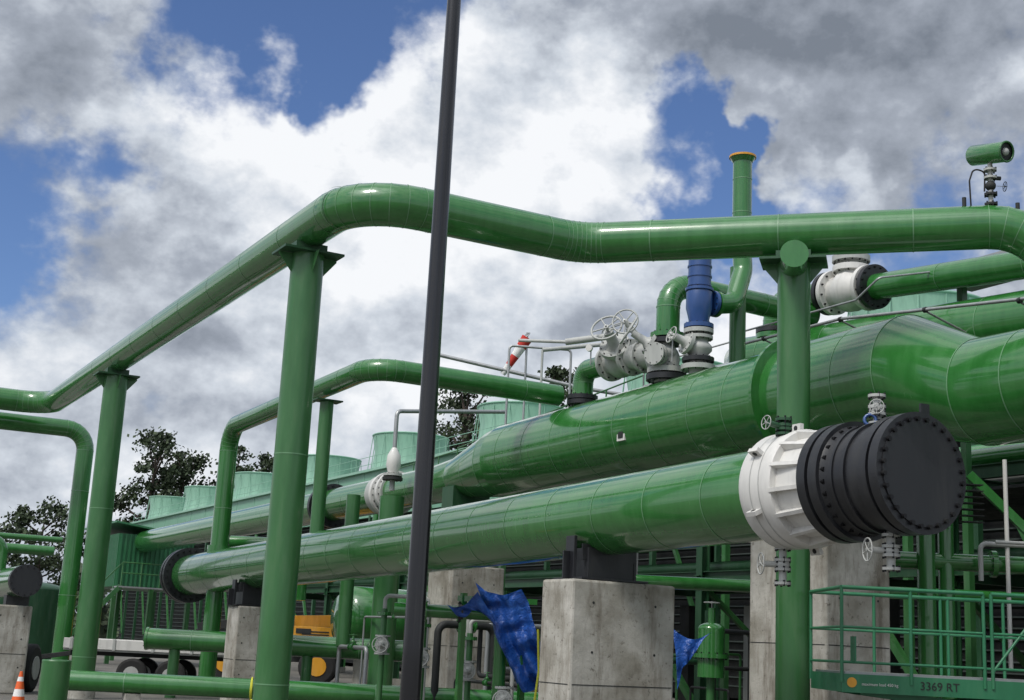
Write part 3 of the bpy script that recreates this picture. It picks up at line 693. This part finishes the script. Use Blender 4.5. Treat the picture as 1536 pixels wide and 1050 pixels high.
def M_(op,a,b=None,clamp=False):
    m=N(nt,'ShaderNodeMath',operation=op,use_clamp=clamp)
    for i,v in enumerate((a,b)):
        if v is None: continue
        if isinstance(v,(int,float)): m.inputs[i].default_value=v
        else: L(v,m.inputs[i])
    return m.outputs[0]
def VM(op,a,b=None):
    m=N(nt,'ShaderNodeVectorMath',operation=op)
    for i,v in enumerate((a,b)):
        if v is None: continue
        if isinstance(v,(tuple,V)): m.inputs[i].default_value=tuple(v)
        else: L(v,m.inputs[i])
    return m
wn=N(nt,'ShaderNodeTexNoise'); wn.inputs['Scale'].default_value=10; wn.inputs['Detail'].default_value=5; wn.inputs['Roughness'].default_value=.6; L(dirn,wn.inputs['Vector'])
wv=VM('SUBTRACT',wn.outputs['Color'],(.5,.5,.5)).outputs[0]
sc=N(nt,'ShaderNodeVectorMath',operation='SCALE'); L(wv,sc.inputs[0]); sc.inputs[3].default_value=.19
wdir=VM('NORMALIZE',VM('ADD',dirn,sc.outputs[0]).outputs[0]).outputs[0]
def blob(d,rad,src=None):
    dt=VM('DOT_PRODUCT',src or wdir,tuple(V(d).normalized())).outputs['Value']
    mr=N(nt,'ShaderNodeMapRange',interpolation_type='SMOOTHSTEP'); L(dt,mr.inputs[0])
    mr.inputs[1].default_value=math.cos(rad); mr.inputs[2].default_value=math.cos(rad*.2); return mr.outputs[0]
def fb(vec,scale,det=10,rg=.58,off=(0,0,0),dist=0):
    v=VM('ADD',vec,off).outputs[0]
    mp=VM('MULTIPLY',v,(1,1,1.35)).outputs[0]
    n=N(nt,'ShaderNodeTexNoise'); n.inputs['Scale'].default_value=scale; n.inputs['Detail'].default_value=det; n.inputs['Roughness'].default_value=rg; n.inputs['Distortion'].default_value=dist
    L(mp,n.inputs['Vector']); return n.outputs['Fac']
n0=fb(dirn,7.5,7,.58)
pos=[((.119,.919,.376),.13,.10),((.236,.915,.327),.10,.18),((.366,.856,.365),.13,.14),((.490,.795,.359),.10,.20),((.557,.708,.434),.17,.25),((.650,.639,.412),.14,.20),((.631,.700,.336),.06,.16),((.343,.907,.244),.16,.16),((.478,.843,.249),.16,.16)]
neg=[((.241,.875,.425),.12,.27),((.333,.842,.43),.09,.24),((.189,.923,.334),.05,.24),((.545,.758,.352),.075,.42),((.600,.715,.345),.07,.34),((.12,.945,.30),.09,.22),((.68,.65,.345),.09,.22)]
acc=M_('ADD',n0,.035)
sx=N(nt,'ShaderNodeSeparateXYZ'); L(dirn,sx.inputs[0])
acc=M_('ADD',acc,M_('MULTIPLY',M_('SUBTRACT',.24,sx.outputs[2],True),1.3))
for d,r_,k in pos: acc=M_('ADD',acc,M_('MULTIPLY',blob(d,r_),k))
for d,r_,k in neg: acc=M_('SUBTRACT',acc,M_('MULTIPLY',blob(d,r_),k))
cov=N(nt,'ShaderNodeMapRange',interpolation_type='SMOOTHSTEP'); L(acc,cov.inputs[0]); cov.inputs[1].default_value=.34; cov.inputs[2].default_value=.58
n1=fb(dirn,7.5,6,.58,(-.014,.0,.026)); diff=M_('SUBTRACT',n0,n1)
n2=fb(dirn,3.6,4,.5,(3,1,2))
sh=M_('ADD',M_('MULTIPLY',diff,2.1),M_('MULTIPLY',n2,.85)); sh=M_('ADD',sh,.20)
dk=[((.119,.919,.376),.16,.20),((.557,.708,.434),.20,.20),((.650,.639,.412),.22,.22),((.66,.66,.36),.16,.08),((.15,.968,.24),.10,.06)]
br=[((.236,.905,.36),.12,.22),((.300,.885,.34),.12,.2),((.505,.785,.355),.10,.3),((.631,.700,.336),.05,.35),((.366,.870,.33),.14,.14),((.42,.87,.26),.14,.12),((-.5,-.2,.8),1.0,.6),((-.3,.5,.8),.7,.3)]  # last two entries: unseen bright cloud overhead, added for gloss streaks on pipes
for d,r_,k in dk: sh=M_('SUBTRACT',sh,M_('MULTIPLY',blob(d,r_),k))
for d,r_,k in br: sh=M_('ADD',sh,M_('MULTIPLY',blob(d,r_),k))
cr=N(nt,'ShaderNodeValToRGB'); e=cr.color_ramp.elements
e[0].position=.0; e[0].color=(.20,.23,.28,1); e[1].position=1.0; e[1].color=(.93,.95,.98,1)
x=e.new(.40); x.color=(.38,.42,.49,1); x=e.new(.70); x.color=(.64,.69,.76,1)
L(sh,cr.inputs[0])
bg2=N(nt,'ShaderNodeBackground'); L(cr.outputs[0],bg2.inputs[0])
L(M_('ADD',M_('MULTIPLY',blob(tuple(sun_dir),.55,dirn),2.2),1.0),bg2.inputs[1])  # extra cloud glare around the sun, out of view, added for pipe highlights
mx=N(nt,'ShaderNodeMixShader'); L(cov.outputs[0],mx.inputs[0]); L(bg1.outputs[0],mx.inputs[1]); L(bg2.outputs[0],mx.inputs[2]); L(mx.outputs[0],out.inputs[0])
sl=bpy.data.lights.new('sun','SUN'); sl.energy=2.0; sl.angle=math.radians(12); sl.color=(1,.955,.88); so=bpy.data.objects.new('sun',sl); scene.collection.objects.link(so)
so.rotation_euler=sun_dir.to_track_quat('Z','Y').to_euler()
# ---------------------------------------------------------------- camera
cam=bpy.data.cameras.new('camera'); co=bpy.data.objects.new('camera',cam); scene.collection.objects.link(co)
cam.lens=46.875; cam.sensor_width=36; cam.clip_end=5000
R=Matrix.Rotation(math.radians(-28.7),3,'Z')@Matrix.Rotation(math.radians(102.5),3,'X')@Matrix.Rotation(math.radians(2.86),3,'Z')
co.rotation_euler=R.to_euler(); co.location=(0,0,1.6); scene.camera=co
scene.view_settings.view_transform='Standard'; scene.view_settings.look='None'; scene.view_settings.exposure=0
